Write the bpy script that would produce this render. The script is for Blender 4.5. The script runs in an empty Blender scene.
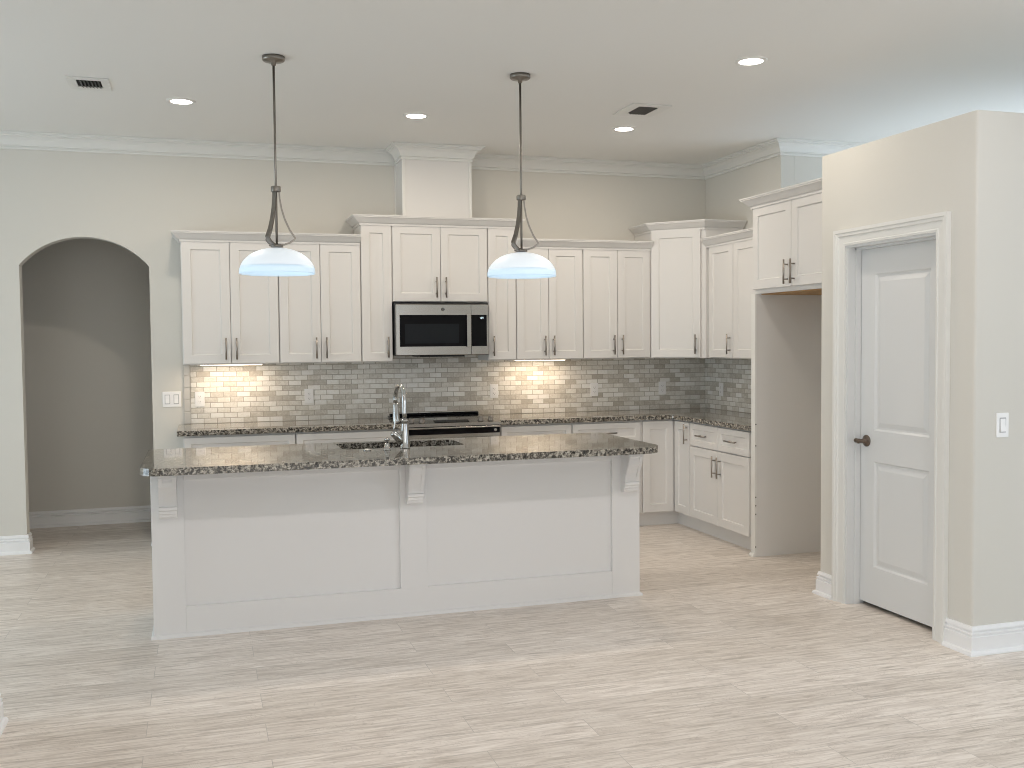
import bpy, bmesh, math, random
from mathutils import Vector, Matrix
random.seed(4)
S = bpy.context.scene
COL = S.collection
PI = math.pi

# ------------------------------------------------------------------ camera
F_PX, YAW, PITCH, ROLL = 999.65, 0.3024, -0.0421, -0.0090
CAM = Vector((-1.4407, -8.0215, 1.519))
fwd = Vector((math.sin(YAW) * math.cos(PITCH), math.cos(YAW) * math.cos(PITCH), math.sin(PITCH)))
r0 = Vector((math.cos(YAW), -math.sin(YAW), 0))
u0 = r0.cross(fwd)
rr = r0 * math.cos(ROLL) + u0 * math.sin(ROLL)
uu = -r0 * math.sin(ROLL) + u0 * math.cos(ROLL)
cd = bpy.data.cameras.new('camera')
cd.sensor_fit = 'HORIZONTAL'
cd.sensor_width = 36.0
cd.lens = F_PX * 36.0 / 1024.0
cam = bpy.data.objects.new('camera', cd)
COL.objects.link(cam)
M = Matrix(((rr.x, uu.x, -fwd.x, CAM.x), (rr.y, uu.y, -fwd.y, CAM.y), (rr.z, uu.z, -fwd.z, CAM.z), (0, 0, 0, 1)))
cam.matrix_world = M
S.camera = cam

# ------------------------------------------------------------------ world, view, light levels
S.view_settings.view_transform = 'Standard'
S.view_settings.look = 'None'
S.view_settings.gamma = 1.0
S.view_settings.exposure = -0.05
S.view_settings.use_curve_mapping = False
S.cycles.use_denoising = True
S.cycles.filter_width = 1.0
S.cycles.max_bounces = 10
S.cycles.diffuse_bounces = 6
S.cycles.sample_clamp_indirect = 4.0
S.cycles.caustics_reflective = False
S.cycles.caustics_refractive = False
W = bpy.data.worlds.new('daylight')
S.world = W
W.use_nodes = True
bg = W.node_tree.nodes['Background']
# overcast daylight seen through the windows: blue to the west, neutral to the rear, blue to the east
SKY_WEST, SKY_REAR, SKY_EAST = (0.66, 0.815, 0.93), (0.580, 0.588, 0.592), (0.455, 0.555, 0.665)
SKY_STRENGTH = 4.91
_n, _l = W.node_tree.nodes, W.node_tree.links
_tc = _n.new('ShaderNodeTexCoord')
_sx = _n.new('ShaderNodeSeparateXYZ')
_l.new(_tc.outputs['Generated'], _sx.inputs[0])
_cr = _n.new('ShaderNodeValToRGB')
_e = _cr.color_ramp.elements
_e[0].position, _e[0].color = 0.12, (*SKY_WEST, 1)
_e[1].position, _e[1].color = 0.40, (*SKY_REAR, 1)
_q = _e.new(0.62); _q.color = (*SKY_REAR, 1)
_q = _e.new(0.90); _q.color = (*SKY_EAST, 1)
_ma = _n.new('ShaderNodeMath'); _ma.operation = 'MULTIPLY_ADD'
_ma.inputs[1].default_value = 0.5; _ma.inputs[2].default_value = 0.5
_l.new(_sx.outputs['X'], _ma.inputs[0])
_l.new(_ma.outputs[0], _cr.inputs['Fac'])
_l.new(_cr.outputs['Color'], bg.inputs['Color'])
bg.inputs['Strength'].default_value = SKY_STRENGTH
CAN_FRONT_W = 9.2       # the three lights nearer the camera
CAN_W = 10.0            # each recessed ceiling light over the kitchen
CAN_COL = (1.0, 0.875, 0.73)
STRIP_W = 2.1           # each under-cabinet strip
STRIP_COL = (1.0, 0.77, 0.55)

# ------------------------------------------------------------------ materials
def nodes_of(m):
    return m.node_tree.nodes, m.node_tree.links

def mat(name, col, rough=0.5, metal=0.0, spec=0.5, emit=None, estr=0.0, bump=0.0, bscale=200.0):
    m = bpy.data.materials.new(name)
    m.use_nodes = True
    n, l = nodes_of(m)
    b = n['Principled BSDF']
    b.inputs['Base Color'].default_value = (*col, 1)
    b.inputs['Roughness'].default_value = rough
    b.inputs['Metallic'].default_value = metal
    b.inputs['Specular IOR Level'].default_value = spec
    if emit:
        b.inputs['Emission Color'].default_value = (*emit, 1)
        b.inputs['Emission Strength'].default_value = estr
    # a faint unevenness so that no surface is perfectly uniform
    tc = n.new('ShaderNodeTexCoord')
    nz = n.new('ShaderNodeTexNoise')
    nz.inputs['Scale'].default_value = bscale
    nz.inputs['Detail'].default_value = 2
    l.new(tc.outputs['Object'], nz.inputs['Vector'])
    if bump > 0:
        bp = n.new('ShaderNodeBump')
        bp.inputs['Strength'].default_value = bump
        bp.inputs['Distance'].default_value = 0.002
        l.new(nz.outputs['Fac'], bp.inputs['Height'])
        l.new(bp.outputs['Normal'], b.inputs['Normal'])
    return m

def ramp(n, stops, interp='LINEAR'):
    r = n.new('ShaderNodeValToRGB')
    r.color_ramp.interpolation = interp
    e = r.color_ramp.elements
    while len(e) < len(stops):
        e.new(0.5)
    for q, (p, c) in zip(e, stops):
        q.position = p
        q.color = (*c, 1)
    return r

def floor_material():
    m = bpy.data.materials.new('vinyl_plank_floor')
    m.use_nodes = True
    n, l = nodes_of(m)
    b = n['Principled BSDF']
    tc = n.new('ShaderNodeTexCoord')
    br = n.new('ShaderNodeTexBrick')
    br.offset = 0.37
    br.offset_frequency = 2
    br.inputs['Color1'].default_value = (0, 0, 0, 1)
    br.inputs['Color2'].default_value = (1, 1, 1, 1)
    br.inputs['Mortar'].default_value = (0.5, 0.5, 0.5, 1)
    br.inputs['Scale'].default_value = 1.0
    br.inputs['Mortar Size'].default_value = 0.0012
    br.inputs['Mortar Smooth'].default_value = 0.1
    br.inputs['Brick Width'].default_value = 1.22
    br.inputs['Row Height'].default_value = 0.18
    l.new(tc.outputs['Object'], br.inputs['Vector'])
    # grain: stretched noise, shifted per plank
    mp = n.new('ShaderNodeMapping')
    mp.inputs['Scale'].default_value = (3.4, 36.0, 1.0)
    l.new(tc.outputs['Object'], mp.inputs['Vector'])
    sh = n.new('ShaderNodeVectorMath')
    sh.operation = 'MULTIPLY_ADD'
    l.new(br.outputs['Color'], sh.inputs[0])
    sh.inputs[1].default_value = (17.0, 9.0, 4.0)
    l.new(mp.outputs['Vector'], sh.inputs[2])
    n1 = n.new('ShaderNodeTexNoise')
    n1.inputs['Scale'].default_value = 1.6
    n1.inputs['Detail'].default_value = 7
    n1.inputs['Roughness'].default_value = 0.62
    n1.inputs['Distortion'].default_value = 0.7
    l.new(sh.outputs['Vector'], n1.inputs['Vector'])
    rp = ramp(n, [(0.27, (0.45, 0.395, 0.345)), (0.40, (0.64, 0.575, 0.515)), (0.50, (0.755, 0.69, 0.63)), (0.60, (0.85, 0.79, 0.73)), (0.72, (0.93, 0.88, 0.83))])
    l.new(n1.outputs['Fac'], rp.inputs['Fac'])
    # cathedral figure
    mp2 = n.new('ShaderNodeMapping')
    mp2.inputs['Scale'].default_value = (2.4, 9.0, 1.0)
    l.new(tc.outputs['Object'], mp2.inputs['Vector'])
    sh2 = n.new('ShaderNodeVectorMath')
    sh2.operation = 'MULTIPLY_ADD'
    l.new(br.outputs['Color'], sh2.inputs[0])
    sh2.inputs[1].default_value = (5.0, 3.0, 0)
    l.new(mp2.outputs['Vector'], sh2.inputs[2])
    wv = n.new('ShaderNodeTexNoise')
    wv.inputs['Scale'].default_value = 1.1
    wv.inputs['Detail'].default_value = 1.0
    wv.inputs['Distortion'].default_value = 1.2
    l.new(sh2.outputs['Vector'], wv.inputs['Vector'])
    ml = n.new('ShaderNodeMath')
    ml.operation = 'MULTIPLY'
    ml.inputs[1].default_value = 26.0
    l.new(wv.outputs['Fac'], ml.inputs[0])
    fr = n.new('ShaderNodeMath')
    fr.operation = 'FRACT'
    l.new(ml.outputs[0], fr.inputs[0])
    rp2 = ramp(n, [(0.0, (0.80, 0.79, 0.775)), (0.16, (1, 1, 1)), (0.85, (1, 1, 1)), (1.0, (0.86, 0.85, 0.84))])
    l.new(fr.outputs[0], rp2.inputs['Fac'])
    mx = n.new('ShaderNodeMix')
    mx.data_type = 'RGBA'
    mx.blend_type = 'MULTIPLY'
    mx.inputs['Factor'].default_value = 0.8
    l.new(rp.outputs['Color'], mx.inputs[6])
    l.new(rp2.outputs['Color'], mx.inputs[7])
    # plank to plank tone
    rp3 = ramp(n, [(0.0, (0.90, 0.89, 0.875)), (1.0, (1.05, 1.05, 1.05))])
    l.new(br.outputs['Color'], rp3.inputs['Fac'])
    mx2 = n.new('ShaderNodeMix')
    mx2.data_type = 'RGBA'
    mx2.blend_type = 'MULTIPLY'
    mx2.inputs['Factor'].default_value = 1.0
    l.new(mx.outputs[2], mx2.inputs[6])
    l.new(rp3.outputs['Color'], mx2.inputs[7])
    mx3 = n.new('ShaderNodeMix')
    mx3.data_type = 'RGBA'
    l.new(br.outputs['Fac'], mx3.inputs['Factor'])
    l.new(mx2.outputs[2], mx3.inputs[6])
    mx3.inputs[7].default_value = (0.50, 0.46, 0.42, 1)
    l.new(mx3.outputs[2], b.inputs['Base Color'])
    b.inputs['Roughness'].default_value = 0.38
    b.inputs['Specular IOR Level'].default_value = 0.4
    bp = n.new('ShaderNodeBump')
    bp.inputs['Strength'].default_value = 0.12
    bp.inputs['Distance'].default_value = 0.002
    l.new(n1.outputs['Fac'], bp.inputs['Height'])
    l.new(bp.outputs['Normal'], b.inputs['Normal'])
    return m

def tile_material(axis):
    m = bpy.data.materials.new('stone_mosaic_tile_' + axis)
    m.use_nodes = True
    n, l = nodes_of(m)
    b = n['Principled BSDF']
    tc = n.new('ShaderNodeTexCoord')
    sp = n.new('ShaderNodeSeparateXYZ')
    l.new(tc.outputs['Object'], sp.inputs[0])
    cb = n.new('ShaderNodeCombineXYZ')
    l.new(sp.outputs['X' if axis == 'x' else 'Y'], cb.inputs['X'])
    l.new(sp.outputs['Z'], cb.inputs['Y'])
    def brick(c1, c2, mo):
        br = n.new('ShaderNodeTexBrick')
        br.offset = 0.5
        br.inputs['Color1'].default_value = (*c1, 1)
        br.inputs['Color2'].default_value = (*c2, 1)
        br.inputs['Mortar'].default_value = (*mo, 1)
        br.inputs['Scale'].default_value = 1.0
        br.inputs['Mortar Size'].default_value = 0.0024
        br.inputs['Mortar Smooth'].default_value = 0.25
        br.inputs['Brick Width'].default_value = 0.0985
        br.inputs['Row Height'].default_value = 0.0398
        l.new(cb.outputs[0], br.inputs['Vector'])
        return br
    br = brick((0, 0, 0), (1, 1, 1), (0.5, 0.5, 0.5))
    rp = ramp(n, [(0.0, (0.51, 0.475, 0.415)), (0.20, (0.60, 0.57, 0.51)), (0.45, (0.73, 0.705, 0.65)), (0.75, (0.83, 0.815, 0.77)), (1.0, (0.89, 0.88, 0.85))])
    nz = n.new('ShaderNodeTexNoise')
    nz.inputs['Scale'].default_value = 34.0
    nz.inputs['Detail'].default_value = 5
    nz.inputs['Distortion'].default_value = 1.5
    l.new(tc.outputs['Object'], nz.inputs['Vector'])
    sc = n.new('ShaderNodeMath')
    sc.operation = 'MULTIPLY_ADD'
    sc.inputs[1].default_value = 0.9
    sc.inputs[2].default_value = -0.45
    l.new(nz.outputs['Fac'], sc.inputs[0])
    ad = n.new('ShaderNodeMath')
    ad.operation = 'ADD'
    l.new(sc.outputs[0], ad.inputs[0])
    l.new(br.outputs['Color'], ad.inputs[1])
    l.new(ad.outputs[0], rp.inputs['Fac'])
    mx = n.new('ShaderNodeMix')
    mx.data_type = 'RGBA'
    l.new(br.outputs['Fac'], mx.inputs['Factor'])
    l.new(rp.outputs['Color'], mx.inputs[6])
    mx.inputs[7].default_value = (0.42, 0.385, 0.33, 1)
    l.new(mx.outputs[2], b.inputs['Base Color'])
    rr_ = n.new('ShaderNodeMath')
    rr_.operation = 'MULTIPLY_ADD'
    rr_.inputs[1].default_value = 0.5
    rr_.inputs[2].default_value = 0.3
    l.new(br.outputs['Fac'], rr_.inputs[0])
    l.new(rr_.outputs[0], b.inputs['Roughness'])
    iv = n.new('ShaderNodeMath')
    iv.operation = 'SUBTRACT'
    iv.inputs[0].default_value = 1.0
    l.new(br.outputs['Fac'], iv.inputs[1])
    bp = n.new('ShaderNodeBump')
    bp.inputs['Strength'].default_value = 0.6
    bp.inputs['Distance'].default_value = 0.002
    l.new(iv.outputs[0], bp.inputs['Height'])
    l.new(bp.outputs['Normal'], b.inputs['Normal'])
    return m

def granite_material():
    m = bpy.data.materials.new('speckled_granite')
    m.use_nodes = True
    n, l = nodes_of(m)
    b = n['Principled BSDF']
    tc = n.new('ShaderNodeTexCoord')
    n1 = n.new('ShaderNodeTexNoise')
    n1.inputs['Scale'].default_value = 62.0
    n1.inputs['Detail'].default_value = 4
    n1.inputs['Roughness'].default_value = 0.65
    n1.inputs['Distortion'].default_value = 0.6
    l.new(tc.outputs['Object'], n1.inputs['Vector'])
    rp = ramp(n, [(0.33, (0.012, 0.011, 0.010)), (0.43, (0.055, 0.050, 0.044)), (0.49, (0.20, 0.185, 0.16)), (0.56, (0.37, 0.345, 0.30)), (0.64, (0.56, 0.535, 0.48)), (0.74, (0.20, 0.19, 0.18))])
    l.new(n1.outputs['Fac'], rp.inputs['Fac'])
    vo = n.new('ShaderNodeTexVoronoi')
    vo.inputs['Scale'].default_value = 95.0
    l.new(tc.outputs['Object'], vo.inputs['Vector'])
    rp2 = ramp(n, [(0.0, (0.25, 0.24, 0.22)), (0.28, (0.75, 0.73, 0.70)), (0.6, (1, 1, 1)), (1.0, (1.12, 1.1, 1.05))])
    sv = n.new('ShaderNodeSeparateColor')
    l.new(vo.outputs['Color'], sv.inputs[0])
    l.new(sv.outputs[0], rp2.inputs['Fac'])
    mx = n.new('ShaderNodeMix')
    mx.data_type = 'RGBA'
    mx.blend_type = 'MULTIPLY'
    mx.inputs['Factor'].default_value = 0.8
    l.new(rp.outputs['Color'], mx.inputs[6])
    l.new(rp2.outputs['Color'], mx.inputs[7])
    l.new(mx.outputs[2], b.inputs['Base Color'])
    b.inputs['Roughness'].default_value = 0.05
    b.inputs['Specular IOR Level'].default_value = 0.8
    return m

def brushed_material(name, col, rough):
    m = bpy.data.materials.new(name)
    m.use_nodes = True
    n, l = nodes_of(m)
    b = n['Principled BSDF']
    b.inputs['Base Color'].default_value = (*col, 1)
    b.inputs['Metallic'].default_value = 1.0
    tc = n.new('ShaderNodeTexCoord')
    mp = n.new('ShaderNodeMapping')
    mp.inputs['Scale'].default_value = (4, 4, 900)
    l.new(tc.outputs['Object'], mp.inputs['Vector'])
    nz = n.new('ShaderNodeTexNoise')
    nz.inputs['Scale'].default_value = 1.0
    l.new(mp.outputs['Vector'], nz.inputs['Vector'])
    ma = n.new('ShaderNodeMath')
    ma.operation = 'MULTIPLY_ADD'
    ma.inputs[1].default_value = 0.14
    ma.inputs[2].default_value = rough - 0.07
    l.new(nz.outputs['Fac'], ma.inputs[0])
    l.new(ma.outputs[0], b.inputs['Roughness'])
    return m

def wood_material():
    m = bpy.data.materials.new('raw_plywood')
    m.use_nodes = True
    n, l = nodes_of(m)
    b = n['Principled BSDF']
    tc = n.new('ShaderNodeTexCoord')
    mp = n.new('ShaderNodeMapping')
    mp.inputs['Scale'].default_value = (12, 2, 2)
    l.new(tc.outputs['Object'], mp.inputs['Vector'])
    nz = n.new('ShaderNodeTexNoise')
    nz.inputs['Scale'].default_value = 3.0
    nz.inputs['Detail'].default_value = 5
    l.new(mp.outputs['Vector'], nz.inputs['Vector'])
    rp = ramp(n, [(0.3, (0.36, 0.20, 0.075)), (0.7, (0.52, 0.33, 0.15))])
    l.new(nz.outputs['Fac'], rp.inputs['Fac'])
    l.new(rp.outputs['Color'], b.inputs['Base Color'])
    b.inputs['Roughness'].default_value = 0.6
    return m

M_WALL = mat('greige_wall_paint', (0.685, 0.665, 0.615), 0.85, spec=0.25, bump=0.15, bscale=320)
M_CEIL = mat('ceiling_paint', (0.83, 0.825, 0.80), 0.9, spec=0.2, bump=0.2, bscale=260)
M_TRIM = mat('white_trim_paint', (0.77, 0.765, 0.735), 0.4, spec=0.4)
M_BASE = mat('baseboard_enamel', (0.86, 0.86, 0.865), 0.35, spec=0.45)
M_CAB = mat('white_cabinet_paint', (0.73, 0.715, 0.695), 0.42, spec=0.4)
M_ISL = mat('island_paint', (0.79, 0.783, 0.778), 0.42, spec=0.4)
M_DOOR = mat('door_paint', (0.71, 0.715, 0.71), 0.42, spec=0.4)
M_PLATE = mat('white_plastic', (0.90, 0.895, 0.89), 0.35)
M_SLOT = mat('dark_slot', (0.03, 0.03, 0.03), 0.6)
M_VENT_SHADE = mat('vent_shadow_black', (0.02, 0.02, 0.02), 0.8)
M_FLOOR = floor_material()
M_TILE_X = tile_material('x')
M_TILE_Y = tile_material('y')
M_PENCIL = mat('pencil_tile', (0.58, 0.56, 0.52), 0.3)
M_GRANITE = granite_material()
M_STEEL = brushed_material('stainless_steel', (0.47, 0.455, 0.43), 0.24)
M_NICKEL = brushed_material('satin_nickel', (0.26, 0.24, 0.215), 0.33)
M_PULL = brushed_material('pull_nickel', (0.33, 0.30, 0.27), 0.34)
M_CHROME = mat('polished_chrome', (0.50, 0.50, 0.49), 0.16, metal=1.0)
M_BRONZE = mat('aged_bronze', (0.17, 0.135, 0.11), 0.32, metal=1.0)
M_BLACK = mat('black_glass', (0.004, 0.004, 0.005), 0.06, spec=0.15)
M_KNOB = brushed_material('knob_steel', (0.20, 0.19, 0.18), 0.3)
M_RECESS = mat('rocker_shade_grey', (0.42, 0.42, 0.43), 0.5)
M_SCREEN = mat('microwave_window_mesh', (0.010, 0.012, 0.015), 0.18, spec=0.2)
M_BLKPL = mat('black_plastic', (0.015, 0.015, 0.015), 0.4)
M_WOOD = wood_material()
M_SINK = brushed_material('sink_steel', (0.55, 0.55, 0.55), 0.3)
M_GLASS = mat('frosted_shade_glass', (0.80, 0.84, 0.87), 0.5, emit=(0.78, 0.89, 1.0), estr=0.42)
M_RIM = mat('frosted_rim_glow', (0.74, 0.84, 0.92), 0.5, emit=(0.50, 0.76, 1.0), estr=0.46)
M_LENS = mat('ceiling_light_lens', (0.9, 0.9, 0.9), 0.5, emit=(1.0, 0.93, 0.85), estr=14.0)
M_DIFF = mat('strip_light_lens', (0.9, 0.9, 0.9), 0.5, emit=(1.0, 0.82, 0.6), estr=7.0)
M_DISP = mat('clock_display', (0.02, 0.02, 0.02), 0.4, emit=(0.75, 0.9, 1.0), estr=1.6)

# ------------------------------------------------------------------ mesh helpers
Z = Vector((0, 0, 1))

class Frame:
    """a place on a cabinet front: a runs right, b up, c out of the face"""
    def __init__(s, o, u, n):
        s.o, s.u, s.n = Vector(o), Vector(u).normalized(), Vector(n).normalized()
    def p(s, a, b, c):
        return s.o + s.u * a + Z * b + s.n * c

WORLD = Frame((0, 0, 0), (1, 0, 0), (0, 1, 0))

class MB:
    def __init__(s):
        s.bm = bmesh.new()
    def box(s, x0, y0, z0, x1, y1, z1, bev=0.0, seg=1):
        return s.fbox(WORLD, x0, z0, y0, x1, z1, y1, bev, seg)
    def fbox(s, f, a0, b0, c0, a1, b1, c1, bev=0.0, seg=1):
        v = [s.bm.verts.new(f.p(a, b, c)) for a in (a0, a1) for b in (b0, b1) for c in (c0, c1)]
        q = [(0, 1, 3, 2), (4, 6, 7, 5), (0, 4, 5, 1), (2, 3, 7, 6), (0, 2, 6, 4), (1, 5, 7, 3)]
        fs = [s.bm.faces.new([v[i] for i in k]) for k in q]
        bmesh.ops.recalc_face_normals(s.bm, faces=fs)
        if bev > 0:
            es = list({e for ff in fs for e in ff.edges})
            bmesh.ops.bevel(s.bm, geom=es, offset=bev, segments=seg, affect='EDGES', profile=0.5)
        return s
    def prism(s, pts, vec, bev=0.0, seg=2):
        """extrude a planar polygon (3D points) along vec"""
        v = [s.bm.verts.new(Vector(p)) for p in pts]
        w = [s.bm.verts.new(Vector(p) + Vector(vec)) for p in pts]
        k = len(v)
        fs = [s.bm.faces.new(v), s.bm.faces.new(list(reversed(w)))]
        sides = [s.bm.faces.new((v[i], w[i], w[(i + 1) % k], v[(i + 1) % k])) for i in range(k)]
        bmesh.ops.recalc_face_normals(s.bm, faces=fs + sides)
        if bev > 0:
            es = list({e for ff in fs for e in ff.edges})
            bmesh.ops.bevel(s.bm, geom=es, offset=bev, segments=seg, affect='EDGES', profile=0.5)
        return s
    def tube(s, pts, r, seg=12, caps=True):
        pts = [Vector(p) for p in pts]
        n = len(pts)
        rs = r if isinstance(r, (list, tuple)) else [r] * n
        t0 = (pts[1] - pts[0]).normalized()
        ref = Vector((0, 0, 1)) if abs(t0.z) < 0.9 else Vector((1, 0, 0))
        nx = t0.cross(ref).normalized()
        rings = []
        for i in range(n):
            if i == 0:
                t = (pts[1] - pts[0])
            elif i == n - 1:
                t = (pts[-1] - pts[-2])
            else:
                t = (pts[i + 1] - pts[i]).normalized() + (pts[i] - pts[i - 1]).normalized()
            t.normalize()
            nx = (nx - t * nx.dot(t)).normalized()
            ny = t.cross(nx)
            rings.append([s.bm.verts.new(pts[i] + (nx * math.cos(2 * PI * k / seg) + ny * math.sin(2 * PI * k / seg)) * rs[i]) for k in range(seg)])
        for i in range(n - 1):
            for k in range(seg):
                f = s.bm.faces.new((rings[i][k], rings[i][(k + 1) % seg], rings[i + 1][(k + 1) % seg], rings[i + 1][k]))
                f.smooth = True
        if caps:
            s.bm.faces.new(list(reversed(rings[0])))
            s.bm.faces.new(rings[-1])
        return s
    def strap(s, pts, side, w, t):
        """flat metal strap along pts; side = its width direction"""
        pts = [Vector(p) for p in pts]
        side = Vector(side).normalized()
        rings = []
        for i in range(len(pts)):
            a = pts[max(i - 1, 0)]
            b = pts[min(i + 1, len(pts) - 1)]
            tg = (b - a).normalized()
            nn = tg.cross(side).normalized()
            rings.append([s.bm.verts.new(pts[i] + side * (w / 2 * sx) + nn * (t / 2 * sy)) for sx, sy in ((-1, -1), (1, -1), (1, 1), (-1, 1))])
        fs = []
        for i in range(len(pts) - 1):
            for k in range(4):
                fs.append(s.bm.faces.new((rings[i][k], rings[i][(k + 1) % 4], rings[i + 1][(k + 1) % 4], rings[i + 1][k])))
        fs.append(s.bm.faces.new(rings[0]))
        fs.append(s.bm.faces.new(rings[-1]))
        bmesh.ops.recalc_face_normals(s.bm, faces=fs)
        return s
    def lathe(s, prof, c, seg=32, axis=Z, smooth=True, caps=True):
        c = Vector(c)
        ax = Vector(axis).normalized()
        ref = Vector((1, 0, 0)) if abs(ax.x) < 0.9 else Vector((0, 1, 0))
        nx = ax.cross(ref).normalized()
        ny = ax.cross(nx)
        rings = []
        for r, h in prof:
            rings.append([s.bm.verts.new(c + ax * h + (nx * math.cos(2 * PI * k / seg) + ny * math.sin(2 * PI * k / seg)) * max(r, 1e-4)) for k in range(seg)])
        for i in range(len(rings) - 1):
            for k in range(seg):
                f = s.bm.faces.new((rings[i][k], rings[i][(k + 1) % seg], rings[i + 1][(k + 1) % seg], rings[i + 1][k]))
                f.smooth = smooth
        if caps:
            s.bm.faces.new(list(reversed(rings[0])))
            s.bm.faces.new(rings[-1])
        return s
    def cyl(s, p0, p1, r, seg=20):
        p0, p1 = Vector(p0), Vector(p1)
        return s.lathe([(r, 0), (r, (p1 - p0).length)], p0, seg, p1 - p0)
    def sphere(s, c, r, seg=12, sz=1.0):
        n = seg // 2
        return s.lathe([(r * math.sin(PI * i / n), -r * sz * math.cos(PI * i / n)) for i in range(n + 1)], c, seg)
    def moulding(s, path, prof, side=1, closed=False):
        """sweep profile [(out, z)] along a horizontal path [(x, y)] with mitred corners; out is to the right of travel (side=1)"""
        P = [Vector((x, y)) for x, y in path]
        n = len(P)
        def nrm(a, b):
            d = (b - a).normalized()
            return Vector((d.y, -d.x)) * side
        rings = []
        for i in range(n):
            if closed or 0 < i < n - 1:
                n1, n2 = nrm(P[i - 1], P[i]), nrm(P[i], P[(i + 1) % n])
                k = (n1 + n2) / (1 + n1.dot(n2))
            elif i == 0:
                k = nrm(P[0], P[1])
            else:
                k = nrm(P[-2], P[-1])
            rings.append([s.bm.verts.new((P[i].x + k.x * o, P[i].y + k.y * o, z)) for o, z in prof])
        m = len(prof)
        fs = []
        for i in range(n if closed else n - 1):
            a, b = rings[i], rings[(i + 1) % n]
            for k in range(m):
                fs.append(s.bm.faces.new((a[k], b[k], b[(k + 1) % m], a[(k + 1) % m])))
        if not closed:
            fs.append(s.bm.faces.new(rings[0]))
            fs.append(s.bm.faces.new(list(reversed(rings[-1]))))
        bmesh.ops.recalc_face_normals(s.bm, faces=fs)
        return s
    def shaker(s, f, w, h, t=0.020, rail=0.066, dep=0.009, lip=0.006):
        """recessed-panel door or drawer front, one mesh; lower left corner at f's origin, back at c=0"""
        e = 0.0025
        def ring(a, b, c):
            return [s.bm.verts.new(f.p(*q)) for q in ((a, b, c), (w - a, b, c), (w - a, h - b, c), (a, h - b, c))]
        R = [ring(0, 0, 0), ring(0, 0, t - e), ring(e, e, t), ring(rail, rail, t), ring(rail + lip, rail + lip, t - dep)]
        fs = [s.bm.faces.new(list(reversed(R[0]))), s.bm.faces.new(R[-1])]
        for i in range(len(R) - 1):
            for k in range(4):
                fs.append(s.bm.faces.new((R[i][k], R[i][(k + 1) % 4], R[i + 1][(k + 1) % 4], R[i + 1][k])))
        bmesh.ops.recalc_face_normals(s.bm, faces=fs)
        return s
    def build(s, name, material, parent=None, loc=None):
        me = bpy.data.meshes.new(name)
        root = parent
        while root is not None and root.parent is not None:
            root = root.parent
        if root is not None:
            o_loc = Vector(root.location)
        elif loc is not None:
            o_loc = Vector(loc)
        else:
            vs = [v.co for v in s.bm.verts]
            o_loc = Vector(((min(v.x for v in vs) + max(v.x for v in vs)) / 2, (min(v.y for v in vs) + max(v.y for v in vs)) / 2, min(v.z for v in vs)))
        bmesh.ops.translate(s.bm, verts=s.bm.verts, vec=-o_loc)
        s.bm.to_mesh(me)
        s.bm.free()
        me.materials.append(material)
        o = bpy.data.objects.new(name, me)
        COL.objects.link(o)
        if parent is not None:
            o.parent = parent
        else:
            o.location = o_loc
        return o

def tag(o, label=None, cat=None, group=None, kind=None):
    if label:
        o['label'] = label
    if cat:
        o['category'] = cat
    if group:
        o['group'] = group
    if kind:
        o['kind'] = kind
    return o

def thing(name, label, cat, loc, group=None):
    o = bpy.data.objects.new(name, None)
    o.empty_display_size = 0.1
    COL.objects.link(o)
    o.location = loc
    return tag(o, label, cat, group)

def struct(name, mb, m, loc=(0, 0, 0), parent=None):
    o = mb.build(name, m, parent, None if parent else loc)
    o['kind'] = 'structure'
    return o

def copy_thing(src, loc, label):
    r = src.copy()
    COL.objects.link(r)
    r.location = loc
    r['label'] = label
    for ch in src.children:
        c = ch.copy()
        COL.objects.link(c)
        c.parent = r
        for g in ch.children:
            d = g.copy()
            COL.objects.link(d)
            d.parent = c
    return r

def lamp(name, loc, size, watts, col, parent=None, shape='DISK', size_y=None, rot=(0, 0, 0), spread=PI):
    L = bpy.data.lights.new(name, 'AREA')
    L.shape = shape
    L.size = size
    if size_y:
        L.size_y = size_y
    L.energy = watts
    L.color = col
    L.spread = spread
    o = bpy.data.objects.new(name, L)
    COL.objects.link(o)
    o.rotation_euler = rot
    if parent:
        o.parent = parent
        o.location = Vector(loc) - Vector(parent.location)
    else:
        o.location = loc
    return o

# ------------------------------------------------------------------ room dimensions
H = 3.055            # ceiling
XW = 2.879           # kitchen's right wall
YE = -1.206          # where that wall turns away
XP, YP0, YP1, HP = 2.068, -2.923, -4.150, 2.588   # pantry box
XL, XR, YB = -6.0, 5.2, -11.0

# floor
struct('floor', MB().box(XL, YB, -0.06, XR, 2.0, 0.0), M_FLOOR)
# ceiling
struct('ceiling', MB().box(XL, YB, H, XR, 2.0, H + 0.12), M_CEIL)

# back wall with the arched opening (0.12 m thick)
AX0, AX1, SPR, APX = -2.679, -1.790, 2.110, 2.322
hw, rise = (AX1 - AX0) / 2, APX - SPR
RAD = (hw * hw + rise * rise) / (2 * rise)
acx, acz = (AX0 + AX1) / 2, APX - RAD
a0 = math.acos(hw / RAD)
pts = [(XL, 0, 0), (AX0, 0, 0), (AX0, 0, SPR)]
for i in range(1, 28):
    a = PI - a0 - (PI - 2 * a0) * i / 28
    pts.append((acx + RAD * math.cos(a), 0, acz + RAD * math.sin(a)))
pts += [(AX1, 0, SPR), (AX1, 0, 0), (XW + 0.12, 0, 0), (XW + 0.12, 0, H), (XL, 0, H)]
struct('wall_back', MB().prism(pts, (0, 0.12, 0)), M_WALL)

# hall behind the arch
hb = MB()
hb.box(-4.6, 1.11, 0, -0.3, 1.23, H)
hb.box(-4.72, 0.12, 0, -4.6, 1.23, H)
hb.box(-0.3, 0.12, 0, -0.18, 1.23, H)
struct('wall_hall', hb, M_WALL)

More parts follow.
